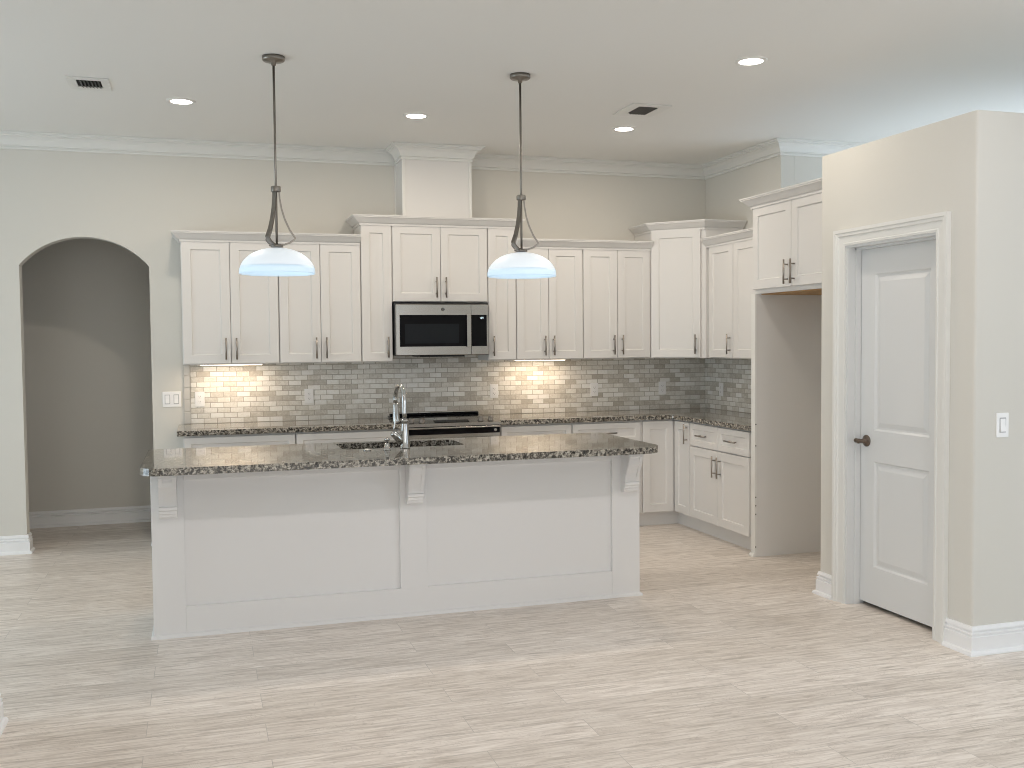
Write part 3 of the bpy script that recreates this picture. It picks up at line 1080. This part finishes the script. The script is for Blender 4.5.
# corbels: scrolled bracket with a fielded face and stepped foot
def corbel(xc):
    w = 0.088
    prof = [(0.000, 0.8755), (0.122, 0.8755), (0.124, 0.855), (0.116, 0.838), (0.117, 0.822), (0.110, 0.800), (0.092, 0.775), (0.075, 0.748), (0.064, 0.718), (0.060, 0.702), (0.060, 0.694), (0.068, 0.690), (0.068, 0.676), (0.058, 0.670), (0.056, 0.656), (0.048, 0.652), (0.046, 0.640), (0.036, 0.630), (0.0, 0.630)]
    mb = MB()
    mb.prism([(xc - w / 2, IY - 0.0008 - c, z) for c, z in prof], (w, 0, 0))
    # raised border strips on the curved front
    for s_ in (-1, 1):
        x = xc + s_ * (w / 2 - 0.011)
        crv = [(0.1255, 0.850), (0.119, 0.832), (0.112, 0.802), (0.094, 0.777), (0.077, 0.750), (0.066, 0.720), (0.062, 0.706)]
        mb.strap([(x, IY - c, z) for c, z in crv], (1, 0, 0), 0.016, 0.008)
    mb.box(xc - w / 2 + 0.006, IY - 0.128, 0.845, xc + w / 2 - 0.006, IY - 0.105, 0.862)
    mb.build('corbel', M_ISL, isl)
for xc in (-1.612, -0.326, 0.964):
    corbel(xc)

# ------------------------------------------------------------------ sink, faucet, dispenser
sk = MB()
sx0, sx1, sy0, sy1 = SX0 - 0.006, SX1 + 0.006, SY0 - 0.006, SY1 + 0.006
zt, zb, tt = 0.8757, 0.66, 0.004
def bowl(x0, x1):
    sk.box(x0, sy0, zb, x1, sy1, zb + tt)
    sk.box(x0, sy0, zb, x0 + tt, sy1, zt)
    sk.box(x1 - tt, sy0, zb, x1, sy1, zt)
    sk.box(x0 + tt, sy0, zb, x1 - tt, sy0 + tt, zt)
    sk.box(x0 + tt, sy1 - tt, zb, x1 - tt, sy1, zt)
    sk.lathe([(0.045, 0), (0.045, 0.003), (0.03, 0.004), (0.02, 0.001)], ((x0 + x1) / 2, (sy0 + sy1) / 2, zb + tt), 20)
xm = (sx0 + sx1) / 2
bowl(sx0, xm - 0.012)
bowl(xm + 0.012, sx1)
sk.box(xm - 0.012, sy0, zt - 0.03, xm + 0.012, sy1, zt - 0.012)
tag(sk.build('kitchen_sink', M_SINK), 'stainless double-bowl sink set under the island countertop', 'sink')

FX, FY, FZ = -0.325, -2.365, CT1
fa = thing('kitchen_faucet', 'tall chrome pull-down faucet standing on the island countertop', 'faucet', (FX, FY, FZ))
mb = MB()
mb.lathe([(0.031, 0), (0.031, 0.004), (0.0275, 0.010), (0.027, 0.05), (0.0235, 0.10), (0.019, 0.138), (0.0175, 0.150), (0.021, 0.152), (0.021, 0.162), (0.0155, 0.165)], (FX, FY, FZ), 24)
mb.build('base_column', M_CHROME, fa)
du = Vector((-0.10, 0.995, 0)).normalized()
neck = []
RN = 0.090
for k in range(3):
    neck.append(Vector((FX, FY, FZ + 0.160 + 0.045 * k)))
zc = FZ + 0.270
for k in range(13):
    a = PI - PI * 1.08 * k / 12
    neck.append(Vector((FX, FY, zc)) + du * (RN + RN * math.cos(a)) + Z * (RN * math.sin(a)))
mb = MB().tube(neck, 0.0135, 16)
mb.build('spout', M_CHROME, fa)
e = neck[-1]
dn = (neck[-1] - neck[-2]).normalized()
mb = MB().tube([e - dn * 0.002, e + dn * 0.010, e + dn * 0.03, e + dn * 0.06, e + dn * 0.105, e + dn * 0.118], [0.0145, 0.0165, 0.0165, 0.0185, 0.0215, 0.019], 18)
hd = mb.build('spray_head', M_CHROME, fa)
MB().tube([e + dn * 0.1182, e + dn * 0.121], 0.016, 16).build('spray_nozzle', M_BLKPL, hd)
# side handle: slanted valve and a thin upright lever
hp0 = Vector((FX - 0.012, FY, FZ + 0.030))
hp1 = Vector((FX - 0.070, FY - 0.02, FZ + 0.092))
mb = MB().tube([hp0, hp0 * 0.6 + hp1 * 0.4, hp1, hp1 + (hp1 - hp0).normalized() * 0.006], [0.020, 0.022, 0.021, 0.016], 16)
va = mb.build('valve', M_CHROME, fa)
mb = MB().tube([hp1 - Vector((-0.004, 0, 0.004)), hp1 + Vector((0.006, 0, 0.03)), hp1 + Vector((0.014, 0, 0.075)), hp1 + Vector((0.017, 0, 0.105))], [0.007, 0.0055, 0.0055, 0.0065], 12)
mb.build('lever', M_CHROME, va)

sd = thing('soap_dispenser', 'small chrome soap dispenser left of the faucet', 'soap dispenser', (-0.44, -2.43, CT1))
MB().lathe([(0.022, 0), (0.022, 0.004), (0.016, 0.008), (0.014, 0.035), (0.011, 0.04)], (-0.44, -2.43, CT1), 20).build('collar', M_CHROME, sd)
mb = MB().lathe([(0.009, 0.04), (0.009, 0.052), (0.015, 0.054), (0.015, 0.064), (0.010, 0.068)], (-0.44, -2.43, CT1), 20)
mb.tube([(-0.44, -2.43, CT1 + 0.060), (-0.432, -2.39, CT1 + 0.063), (-0.424, -2.345, CT1 + 0.052)], [0.007, 0.006, 0.005], 10)
mb.build('pump_head', M_CHROME, sd)
ab = MB().lathe([(0.024, 0), (0.024, 0.004), (0.020, 0.007), (0.013, 0.008), (0.012, 0.011), (0.003, 0.012)], (-0.549, -2.405, CT1), 24).build('disposal_button', M_CHROME)
tag(ab, 'small round chrome button on the island counter left of the soap dispenser', 'button')

# ------------------------------------------------------------------ microwave
mw = thing('microwave', 'stainless over-the-range microwave with black glass door', 'microwave', (0.381, -0.2, 1.42))
mx0, mx1, mz0, mz1 = 0.0035, 0.7545, 1.4195, 1.826
MB().box(mx0, -0.372, mz0, mx1, -0.0115, mz1, bev=0.002).build('body', M_BLKPL, mw)
fm = Frame((mx0 + 0.001, -0.3725, mz0 + 0.003), (1, 0, 0), (0, -1, 0))
MWW, MWH = mx1 - mx0 - 0.008, mz1 - mz0 - 0.014
dw = 0.600
md = MB().fbox(fm, 0, 0, 0, dw, MWH, 0.028, bev=0.003, seg=2).build('door', M_STEEL, mw)
MB().fbox(fm, 0.030, 0.066, 0.0282, 0.575, MWH - 0.081, 0.0305, bev=0.001).build('door_glass', M_BLACK, md)
MB().fbox(fm, 0.070, 0.090, 0.0307, 0.500, MWH - 0.150, 0.0312).build('viewing_window', M_SCREEN, md)
hn = MB().fbox(fm, 0.560, 0.060, 0.040, 0.594, MWH - 0.074, 0.052, bev=0.004, seg=2)
for b in (0.085, MWH - 0.098):
    hn.fbox(fm, 0.566, b - 0.008, 0.028, 0.588, b + 0.008, 0.041)
hn.build('handle', M_STEEL, md)
# round maker's emblem on the top band
MB().lathe([(0.0135, 0), (0.0135, 0.0015), (0.011, 0.002)], fm.p(0.373, MWH - 0.038, 0.0282), 24, fm.n).build('emblem', M_BLKPL, md)
em = MB()
for k in range(4):
    a = PI / 4 + k * PI / 2
    em.tube([fm.p(0.373 + 0.010 * math.cos(a + q), MWH - 0.038 + 0.010 * math.sin(a + q), 0.0306) for q in (-0.6, -0.2, 0.2, 0.6)], 0.0012, 6)
    em.tube([fm.p(0.373 + rr2 * math.cos(a + q), MWH - 0.038 + rr2 * math.sin(a + q), 0.0306) for rr2, q in ((0.007, 0.4), (0.004, 0.0), (0.002, -0.8))], 0.0009, 6)
em.build('emblem_script', M_STEEL, md)
cp = MB().fbox(fm, dw + 0.0015, 0, 0, MWW, MWH, 0.028, bev=0.003, seg=2).build('control_panel', M_STEEL, mw)
MB().fbox(fm, dw + 0.003, 0.066, 0.0282, MWW - 0.016, MWH - 0.081, 0.0305, bev=0.001).build('keypad_glass', M_BLACK, cp)
ds = MB()
# clock digits as short bars
def seg_digit(a, b, w, h, on):
    t_ = 0.0017
    bars = {'t': (a, b + h, a + w, b + h + t_), 'm': (a, b + h / 2, a + w, b + h / 2 + t_), 'b': (a, b, a + w, b + t_), 'tl': (a, b + h / 2, a + t_, b + h), 'tr': (a + w - t_, b + h / 2, a + w, b + h), 'bl': (a, b, a + t_, b + h / 2), 'br': (a + w - t_, b, a + w, b + h / 2)}
    for k in on:
        q = bars[k]
        ds.fbox(fm, q[0], q[1], 0.0306, q[2], q[3], 0.0312)
seg_digit(0.668, MWH - 0.112, 0.007, 0.013, ('tr', 'br'))
seg_digit(0.680, MWH - 0.112, 0.007, 0.013, ('t', 'b', 'tl', 'tr', 'bl', 'br'))
seg_digit(0.692, MWH - 0.112, 0.007, 0.013, ('t', 'b', 'm', 'tr', 'br', 'tl'))
ds.build('clock_display', M_DISP, cp)
vb = MB()
vb.box(0.20, -0.36, mz0 - 0.012, 0.56, -0.06, mz0 - 0.0005, bev=0.002)
vb.build('grease_filter', M_BLKPL, mw)

# ------------------------------------------------------------------ range
rg = thing('kitchen_range', 'slide-in stainless range with black glass cooktop under the microwave', 'range', (0.381, -0.33, 0))
gx0, gx1 = 0.0005, 0.7635
MB().box(gx0, -0.600, 0.04, gx1, -0.03, 0.900).build('body', M_BLKPL, rg)
kt = MB()
kt.box(gx0, -0.575, 0.9165, gx1, -0.0125, 0.929, bev=0.003)
kt.box(gx0 + 0.012, -0.060, 0.9292, gx1 - 0.012, -0.0125, 0.948, bev=0.004)
kt.build('cooktop', M_BLACK, rg)
for cx_, cy_, cr in ((0.19, -0.42, 0.11), (0.56, -0.42, 0.09), (0.19, -0.19, 0.08), (0.56, -0.19, 0.11)):
    MB().lathe([(cr, 0), (cr, 0.0004), (cr - 0.004, 0.0004), (cr - 0.004, 0)], (cx_, cy_, 0.9291), 40, caps=False).build('burner_ring', M_SCREEN, rg)
# sloped control panel in front
cpn = MB().prism([(gx0, -0.576, 0.9295), (gx0, -0.668, 0.908), (gx0, -0.668, 0.886), (gx0, -0.600, 0.880), (gx0, -0.576, 0.900)], (gx1 - gx0, 0, 0)).build('control_panel', M_STEEL, rg)
sl = Vector((0, -0.092, -0.0215)).normalized()
nn = Vector((0, -0.0215, 0.092)).normalized()
mb = MB()
c0 = Vector((0.381, -0.622, 0.9188)) + nn * 0.0006
mb.prism([c0 + Vector((sx * 0.135, 0, 0)) + sl * sy for sx, sy in ((-1, -0.028), (1, -0.028), (1, 0.028), (-1, 0.028))], nn * 0.0012)
mb.build('touch_display', M_BLACK, cpn)
for kx in (0.070, 0.150, 0.612, 0.692):
    k0 = Vector((kx, -0.622, 0.9189)) + nn * 0.0004
    MB().lathe([(0.024, 0), (0.024, 0.006), (0.019, 0.008), (0.017, 0.030), (0.013, 0.033)], k0, 20, nn).build('knob', M_KNOB, cpn)
MB().box(gx0, -0.672, 0.868, gx1, -0.6005, 0.8795, bev=0.003, seg=2).build('front_lip', M_STEEL, rg)
od = MB().box(gx0 + 0.003, -0.660, 0.235, gx1 - 0.003, -0.6005, 0.866, bev=0.003).build('oven_door', M_STEEL, rg)
MB().box(gx0 + 0.010, -0.6640, 0.824, gx1 - 0.010, -0.6602, 0.866).build('door_glass_band', M_BLACK, od)
MB().box(gx0 + 0.090, -0.6640, 0.40, gx1 - 0.090, -0.6602, 0.700).build('oven_window', M_BLACK, od)
ho = MB().cyl((gx0 + 0.05, -0.715, 0.780), (gx1 - 0.05, -0.715, 0.780), 0.013, 16)
for x in (gx0 + 0.08, gx1 - 0.08):
    ho.cyl((x, -0.660, 0.780), (x, -0.715, 0.780), 0.009, 12)
ho.build('oven_handle', M_STEEL, od)
MB().lathe([(0.0115, 0), (0.0115, 0.001), (0.0095, 0.0015)], (gx1 - 0.045, -0.6641, 0.846), 20, (0, -1, 0)).build('emblem', M_STEEL, od)
MB().box(gx0 + 0.003, -0.655, 0.065, gx1 - 0.003, -0.6005, 0.228, bev=0.003).build('storage_drawer', M_STEEL, rg)
for x in (gx0 + 0.05, gx1 - 0.05):
    for y in (-0.56, -0.08):
        MB().cyl((x, y, 0), (x, y, 0.0405), 0.02, 12).build('foot', M_BLKPL, rg)

# ------------------------------------------------------------------ vent chase above the microwave cabinet
ch = thing('vent_chase', 'white boxed vent chase rising from the microwave cabinets to the ceiling', 'vent chase', ((CH_X0 + CH_X1) / 2, CH_Y / 2, UTT + 0.001))
MB().box(CH_X0, CH_Y, UTT + 0.001, CH_X1, -0.001, H - 0.001).build('chase_box', M_CAB, ch)
for x0, x1 in ((CH_X0 - 0.006, CH_X0 + 0.018), (CH_X1 - 0.018, CH_X1 + 0.006)):
    MB().box(x0, CH_Y - 0.006, UTT + 0.001, x1, CH_Y + 0.018, H - 0.115, bev=0.002).build('corner_bead', M_TRIM, ch)
MB().box(CH_X0 - 0.0062, -0.030, UTT + 0.001, CH_X0 - 0.0002, -0.001, H - 0.115).build('wall_bead', M_TRIM, ch)
MB().moulding([(CH_X0, -0.0935), (CH_X0, CH_Y), (CH_X1, CH_Y), (CH_X1, -0.0935)], crown_prof(H - 0.0015)).build('crown', M_TRIM, ch)

# ------------------------------------------------------------------ pendants
def make_pendant(cx, cy, label):
    p = thing('pendant_lamp', label, 'pendant lamp', (cx, cy, H), 'pendants over the island')
    MB().lathe([(0.060, 0), (0.060, -0.018), (0.054, -0.024), (0.014, -0.030), (0.012, -0.046), (0.006, -0.048)], (cx, cy, H - 0.0005), 32).build('canopy', M_NICKEL, p)
    MB().cyl((cx, cy, 2.052), (cx, cy, H - 0.046), 0.0065, 14).build('stem', M_NICKEL, p)
    MB().lathe([(0.010, 2.335), (0.026, 2.338), (0.027, 2.342), (0.027, 2.362), (0.026, 2.366), (0.010, 2.369)], (cx, cy, 0), 24).build('collar', M_NICKEL, p)
    for k in range(3):
        a = -0.07 + k * 2 * PI / 3
        d = Vector((math.cos(a), math.sin(a), 0))
        s_ = Vector((-math.sin(a), math.cos(a), 0))
        path = [(0.016, 2.340), (0.019, 2.300), (0.028, 2.245), (0.044, 2.190), (0.068, 2.135), (0.092, 2.098), (0.098, 2.090), (0.092, 2.082), (0.070, 2.066), (0.040, 2.055), (0.012, 2.052)]
        MB().strap([Vector((cx, cy, z)) + d * r for r, z in path], s_, 0.021, 0.009).build('arm', M_NICKEL, p)
    cap = MB().lathe([(0.006, 2.058), (0.030, 2.054), (0.034, 2.048), (0.034, 2.040), (0.012, 2.039)], (cx, cy, 0), 24)
    for k in range(3):
        a = -0.07 + PI / 3 + k * 2 * PI / 3
        cap.sphere((cx + 0.037 * math.cos(a), cy + 0.037 * math.sin(a), 2.050), 0.006, 10)
    cap.build('shade_holder', M_NICKEL, p)
    R, ht, zr = 0.200, 0.139, 1.897
    pr = []
    for k in range(13):
        t_ = k / 12 * PI / 2
        pr.append((R * math.cos(t_) ** 0.92 if k < 12 else 0.014, zr + 0.006 + (ht - 0.006) * math.sin(t_)))
    pr = [(R - 0.004, zr), (R, zr + 0.001)] + pr
    inn = [(r - 0.005 if r > 0.02 else r, z - 0.005) for r, z in reversed(pr[2:])]
    full = pr + inn + [(R - 0.004, zr)]
    cut = 4
    n_in = len(pr)
    m_ = len(inn)
    MB().lathe(pr[cut:] + inn[:m_ - (cut - 2)] + [pr[cut]], (cx, cy, 0), 48, caps=False).build('glass_shade', M_GLASS, p)
    MB().lathe(pr[:cut + 1] + inn[m_ - (cut - 1):] + [pr[0]], (cx, cy, 0), 48, caps=False).build('glass_rim', M_RIM, p)['label'] = 'lower band of the shade, its bluish glow put into the colour'  # same glass; bluer glow from inside is put into this band's colour
    b = MB().lathe([(0.013, 2.035), (0.013, 2.005), (0.020, 1.99), (0.028, 1.965), (0.022, 1.942), (0.004, 1.934)], (cx, cy, 0), 20)
    b.build('bulb', M_GLASS, p)
    return p
pend = make_pendant(-1.031, -2.474, 'left pendant lamp with white glass bowl shade over the island')
copy_thing(pend, (0.354, -2.478, H), 'right pendant lamp with white glass bowl shade over the island').rotation_euler.z = -0.24

# ------------------------------------------------------------------ recessed ceiling lights
def make_can(x, y, label):
    t = thing('recessed_light', label, 'ceiling light', (x, y, H), 'recessed ceiling lights')
    MB().lathe([(0.066, -0.0035), (0.066, -0.007), (0.083, -0.006), (0.089, -0.001), (0.089, -0.0003)], (x, y, H), 36, caps=False).build('trim_ring', M_TRIM, t)
    MB().lathe([(0.0665, -0.0005), (0.0665, -0.0045)], (x, y, H), 36).build('lens', M_LENS, t)
    lamp('can_lamp', (x, y, H - 0.009), 0.125, CAN_W, CAN_COL, t)
    return t
c0_ = make_can(-1.519, -1.324, 'lit recessed light near the left ceiling vent')
spots = [(-0.010, -1.312, 'lit recessed light in front of the vent chase'),
         (1.526, -1.291, 'lit recessed light just below the right ceiling vent'),
         (1.493, -3.094, 'nearest lit recessed light, alone in the upper right of the ceiling'),
         (-1.50, -5.05, 'recessed light behind the camera side of the island, left'),
         (0.0, -5.05, 'recessed light behind the camera side of the island, middle'),
         (1.50, -5.05, 'recessed light behind the camera side of the island, right')]
for x, y, lb in spots:
    c = copy_thing(c0_, (x, y, H), lb)
    for k in c.children:
        if k.type == 'LIGHT' and y < -4:
            k.data = k.data.copy()
            k.data.energy = CAN_FRONT_W
            k.data.color = (1.0, 0.93, 0.92)
        elif k.type == 'LIGHT' and y < -3:
            k.data = k.data.copy()
            k.data.energy = CAN_W * 0.6
        elif k.type == 'LIGHT' and x > 1:
            k.data = k.data.copy()
            k.data.energy = CAN_W * 1.3

# ------------------------------------------------------------------ ceiling vents
def make_vent(x0, y0, x1, y1, label, ix0, iy0, ix1, iy1):
    t = thing('ceiling_vent', label, 'air vent', ((x0 + x1) / 2, (y0 + y1) / 2, H), 'ceiling vents')
    m = MB()
    z0, z1 = H - 0.008, H - 0.0005
    m.box(x0, y0, z0, x1, iy0, z1, bev=0.002)
    m.box(x0, iy1, z0, x1, y1, z1, bev=0.002)
    m.box(x0, iy0, z0, ix0, iy1, z1)
    m.box(ix1, iy0, z0, x1, iy1, z1)
    m.build('vent_frame', M_TRIM, t)
    MB().box(ix0, iy0, H - 0.0015, ix1, iy1, H - 0.0004).build('duct_shade', M_VENT_SHADE, t)  # flat dark sheet stands in for the shade inside the duct
    n = 7
    for k in range(1, n):
        x = ix0 + (ix1 - ix0) * k / n
        MB().prism([(x - 0.004, iy0, H - 0.0016), (x + 0.004, iy0, H - 0.0016), (x + 0.010, iy0, H - 0.012), (x + 0.008, iy0, H - 0.012)], (0, iy1 - iy0, 0)).build('vane', M_BLKPL, t)
    return t
make_vent(-2.14, -1.775, -1.91, -1.495, 'white ceiling vent left of the left recessed light', -2.09, -1.725, -1.955, -1.56)
make_vent(1.265, -2.03, 1.545, -1.70, 'dark ceiling vent above the right recessed light', 1.335, -1.975, 1.475, -1.765)

# ------------------------------------------------------------------ under-cabinet lights
def strip(x0, x1, label):
    y = -0.19
    t = thing('under_cabinet_light', label, 'light strip', ((x0 + x1) / 2, y, UB), 'under-cabinet light strips')
    MB().box(x0, y - 0.03, UB - 0.006, x1, y + 0.03, UB - 0.0005, bev=0.001).build('housing', M_PLATE, t)
    MB().box(x0 + 0.006, y - 0.024, UB - 0.0100, x1 - 0.006, y + 0.024, UB - 0.0062).build('diffuser', M_DIFF, t)
    lamp('strip_lamp', ((x0 + x1) / 2, y, UB - 0.012), x1 - x0 - 0.02, STRIP_W, STRIP_COL, t, 'RECTANGLE', 0.045)
strip(-1.440, -0.985, 'lit warm strip light under the far left upper cabinets')
strip(1.030, 1.465, 'lit warm strip light under the upper cabinet behind the right pendant')

# ------------------------------------------------------------------ outlets and switches
def plate(f, a, b, w, h, kinds, name, label, cat, group=None):
    o = f.p(a, b, 0)
    t = thing(name, label, cat, o, group)
    MB().fbox(f, a - w / 2, b - h / 2, 0.0003, a + w / 2, b + h / 2, 0.006, bev=0.0022, seg=2).build('cover_plate', M_PLATE, t)
    for da, kind in kinds:
        if kind == 'rocker':
            MB().fbox(f, a + da - 0.019, b - 0.036, 0.0062, a + da + 0.019, b + 0.036, 0.0068).build('rocker_gap_shade', M_RECESS, t)  # grey border paints in the shading of the gap round the rocker
            MB().prism([f.p(a + da - 0.015, b - 0.031, 0.007), f.p(a + da - 0.015, b + 0.031, 0.007), f.p(a + da - 0.015, b + 0.031, 0.0078), f.p(a + da - 0.015, b, 0.0085), f.p(a + da - 0.015, b - 0.031, 0.0125)], f.u * 0.03).build('rocker', M_PLATE, t)
        else:
            for s_ in (-1, 1):
                face = MB().fbox(f, a + da - 0.016, b + s_ * 0.0195 - 0.0155, 0.0062, a + da + 0.016, b + s_ * 0.0195 + 0.0155, 0.0078, bev=0.0007).build('receptacle', M_PLATE, t)
                m = MB()
                for q in (-0.0065, 0.0065):
                    m.fbox(f, a + da + q - 0.001, b + s_ * 0.0195 - 0.003, 0.00785, a + da + q + 0.001, b + s_ * 0.0195 + 0.006, 0.0081)
                m.cyl(f.p(a + da, b + s_ * 0.0195 - 0.009, 0.00785), f.p(a + da, b + s_ * 0.0195 - 0.009, 0.0081), 0.0022, 8)
                m.build('slots', M_SLOT, face)
    return t
FBW = Frame((0, -0.010, 0), (1, 0, 0), (0, -1, 0))
FW0 = Frame((0, 0, 0), (1, 0, 0), (0, -1, 0))
GO = 'outlets on the backsplash'
plate(FBW, -1.447, 1.102, 0.070, 0.114, [(0, 'outlet')], 'wall_outlet', 'white outlet at the left end of the backsplash', 'outlet', GO)
plate(FBW, -0.623, 1.106, 0.070, 0.114, [(0, 'outlet')], 'wall_outlet', 'white outlet on the backsplash between the left strip light and the faucet', 'outlet', GO)
plate(FBW, 0.901, 1.110, 0.070, 0.114, [(0, 'outlet')], 'wall_outlet', 'white outlet on the backsplash just right of the range', 'outlet', GO)
plate(FBW, 1.800, 1.102, 0.070, 0.114, [(0, 'outlet')], 'wall_outlet', 'white outlet on the backsplash right of the right strip light', 'outlet', GO)
plate(FBW, 2.444, 1.101, 0.070, 0.114, [(0, 'outlet')], 'wall_outlet', 'white outlet on the backsplash nearest the inside corner', 'outlet', GO)
plate(Frame((2.869, 0, 0), (0, -1, 0), (-1, 0, 0)), 0.300, 1.092, 0.070, 0.114, [(0, 'outlet')], 'wall_outlet', 'white outlet on the tiled right wall', 'outlet', GO)
plate(FW0, -1.650, 1.106, 0.134, 0.116, [(-0.032, 'rocker'), (0.032, 'rocker')], 'light_switch', 'white double rocker switch between the arch and the backsplash', 'light switch')
plate(Frame((0, YP1, 0), (1, 0, 0), (0, -1, 0)), 2.230, 1.099, 0.072, 0.118, [(0, 'rocker')], 'light_switch', 'white single rocker switch on the wall right of the pantry door', 'light switch')
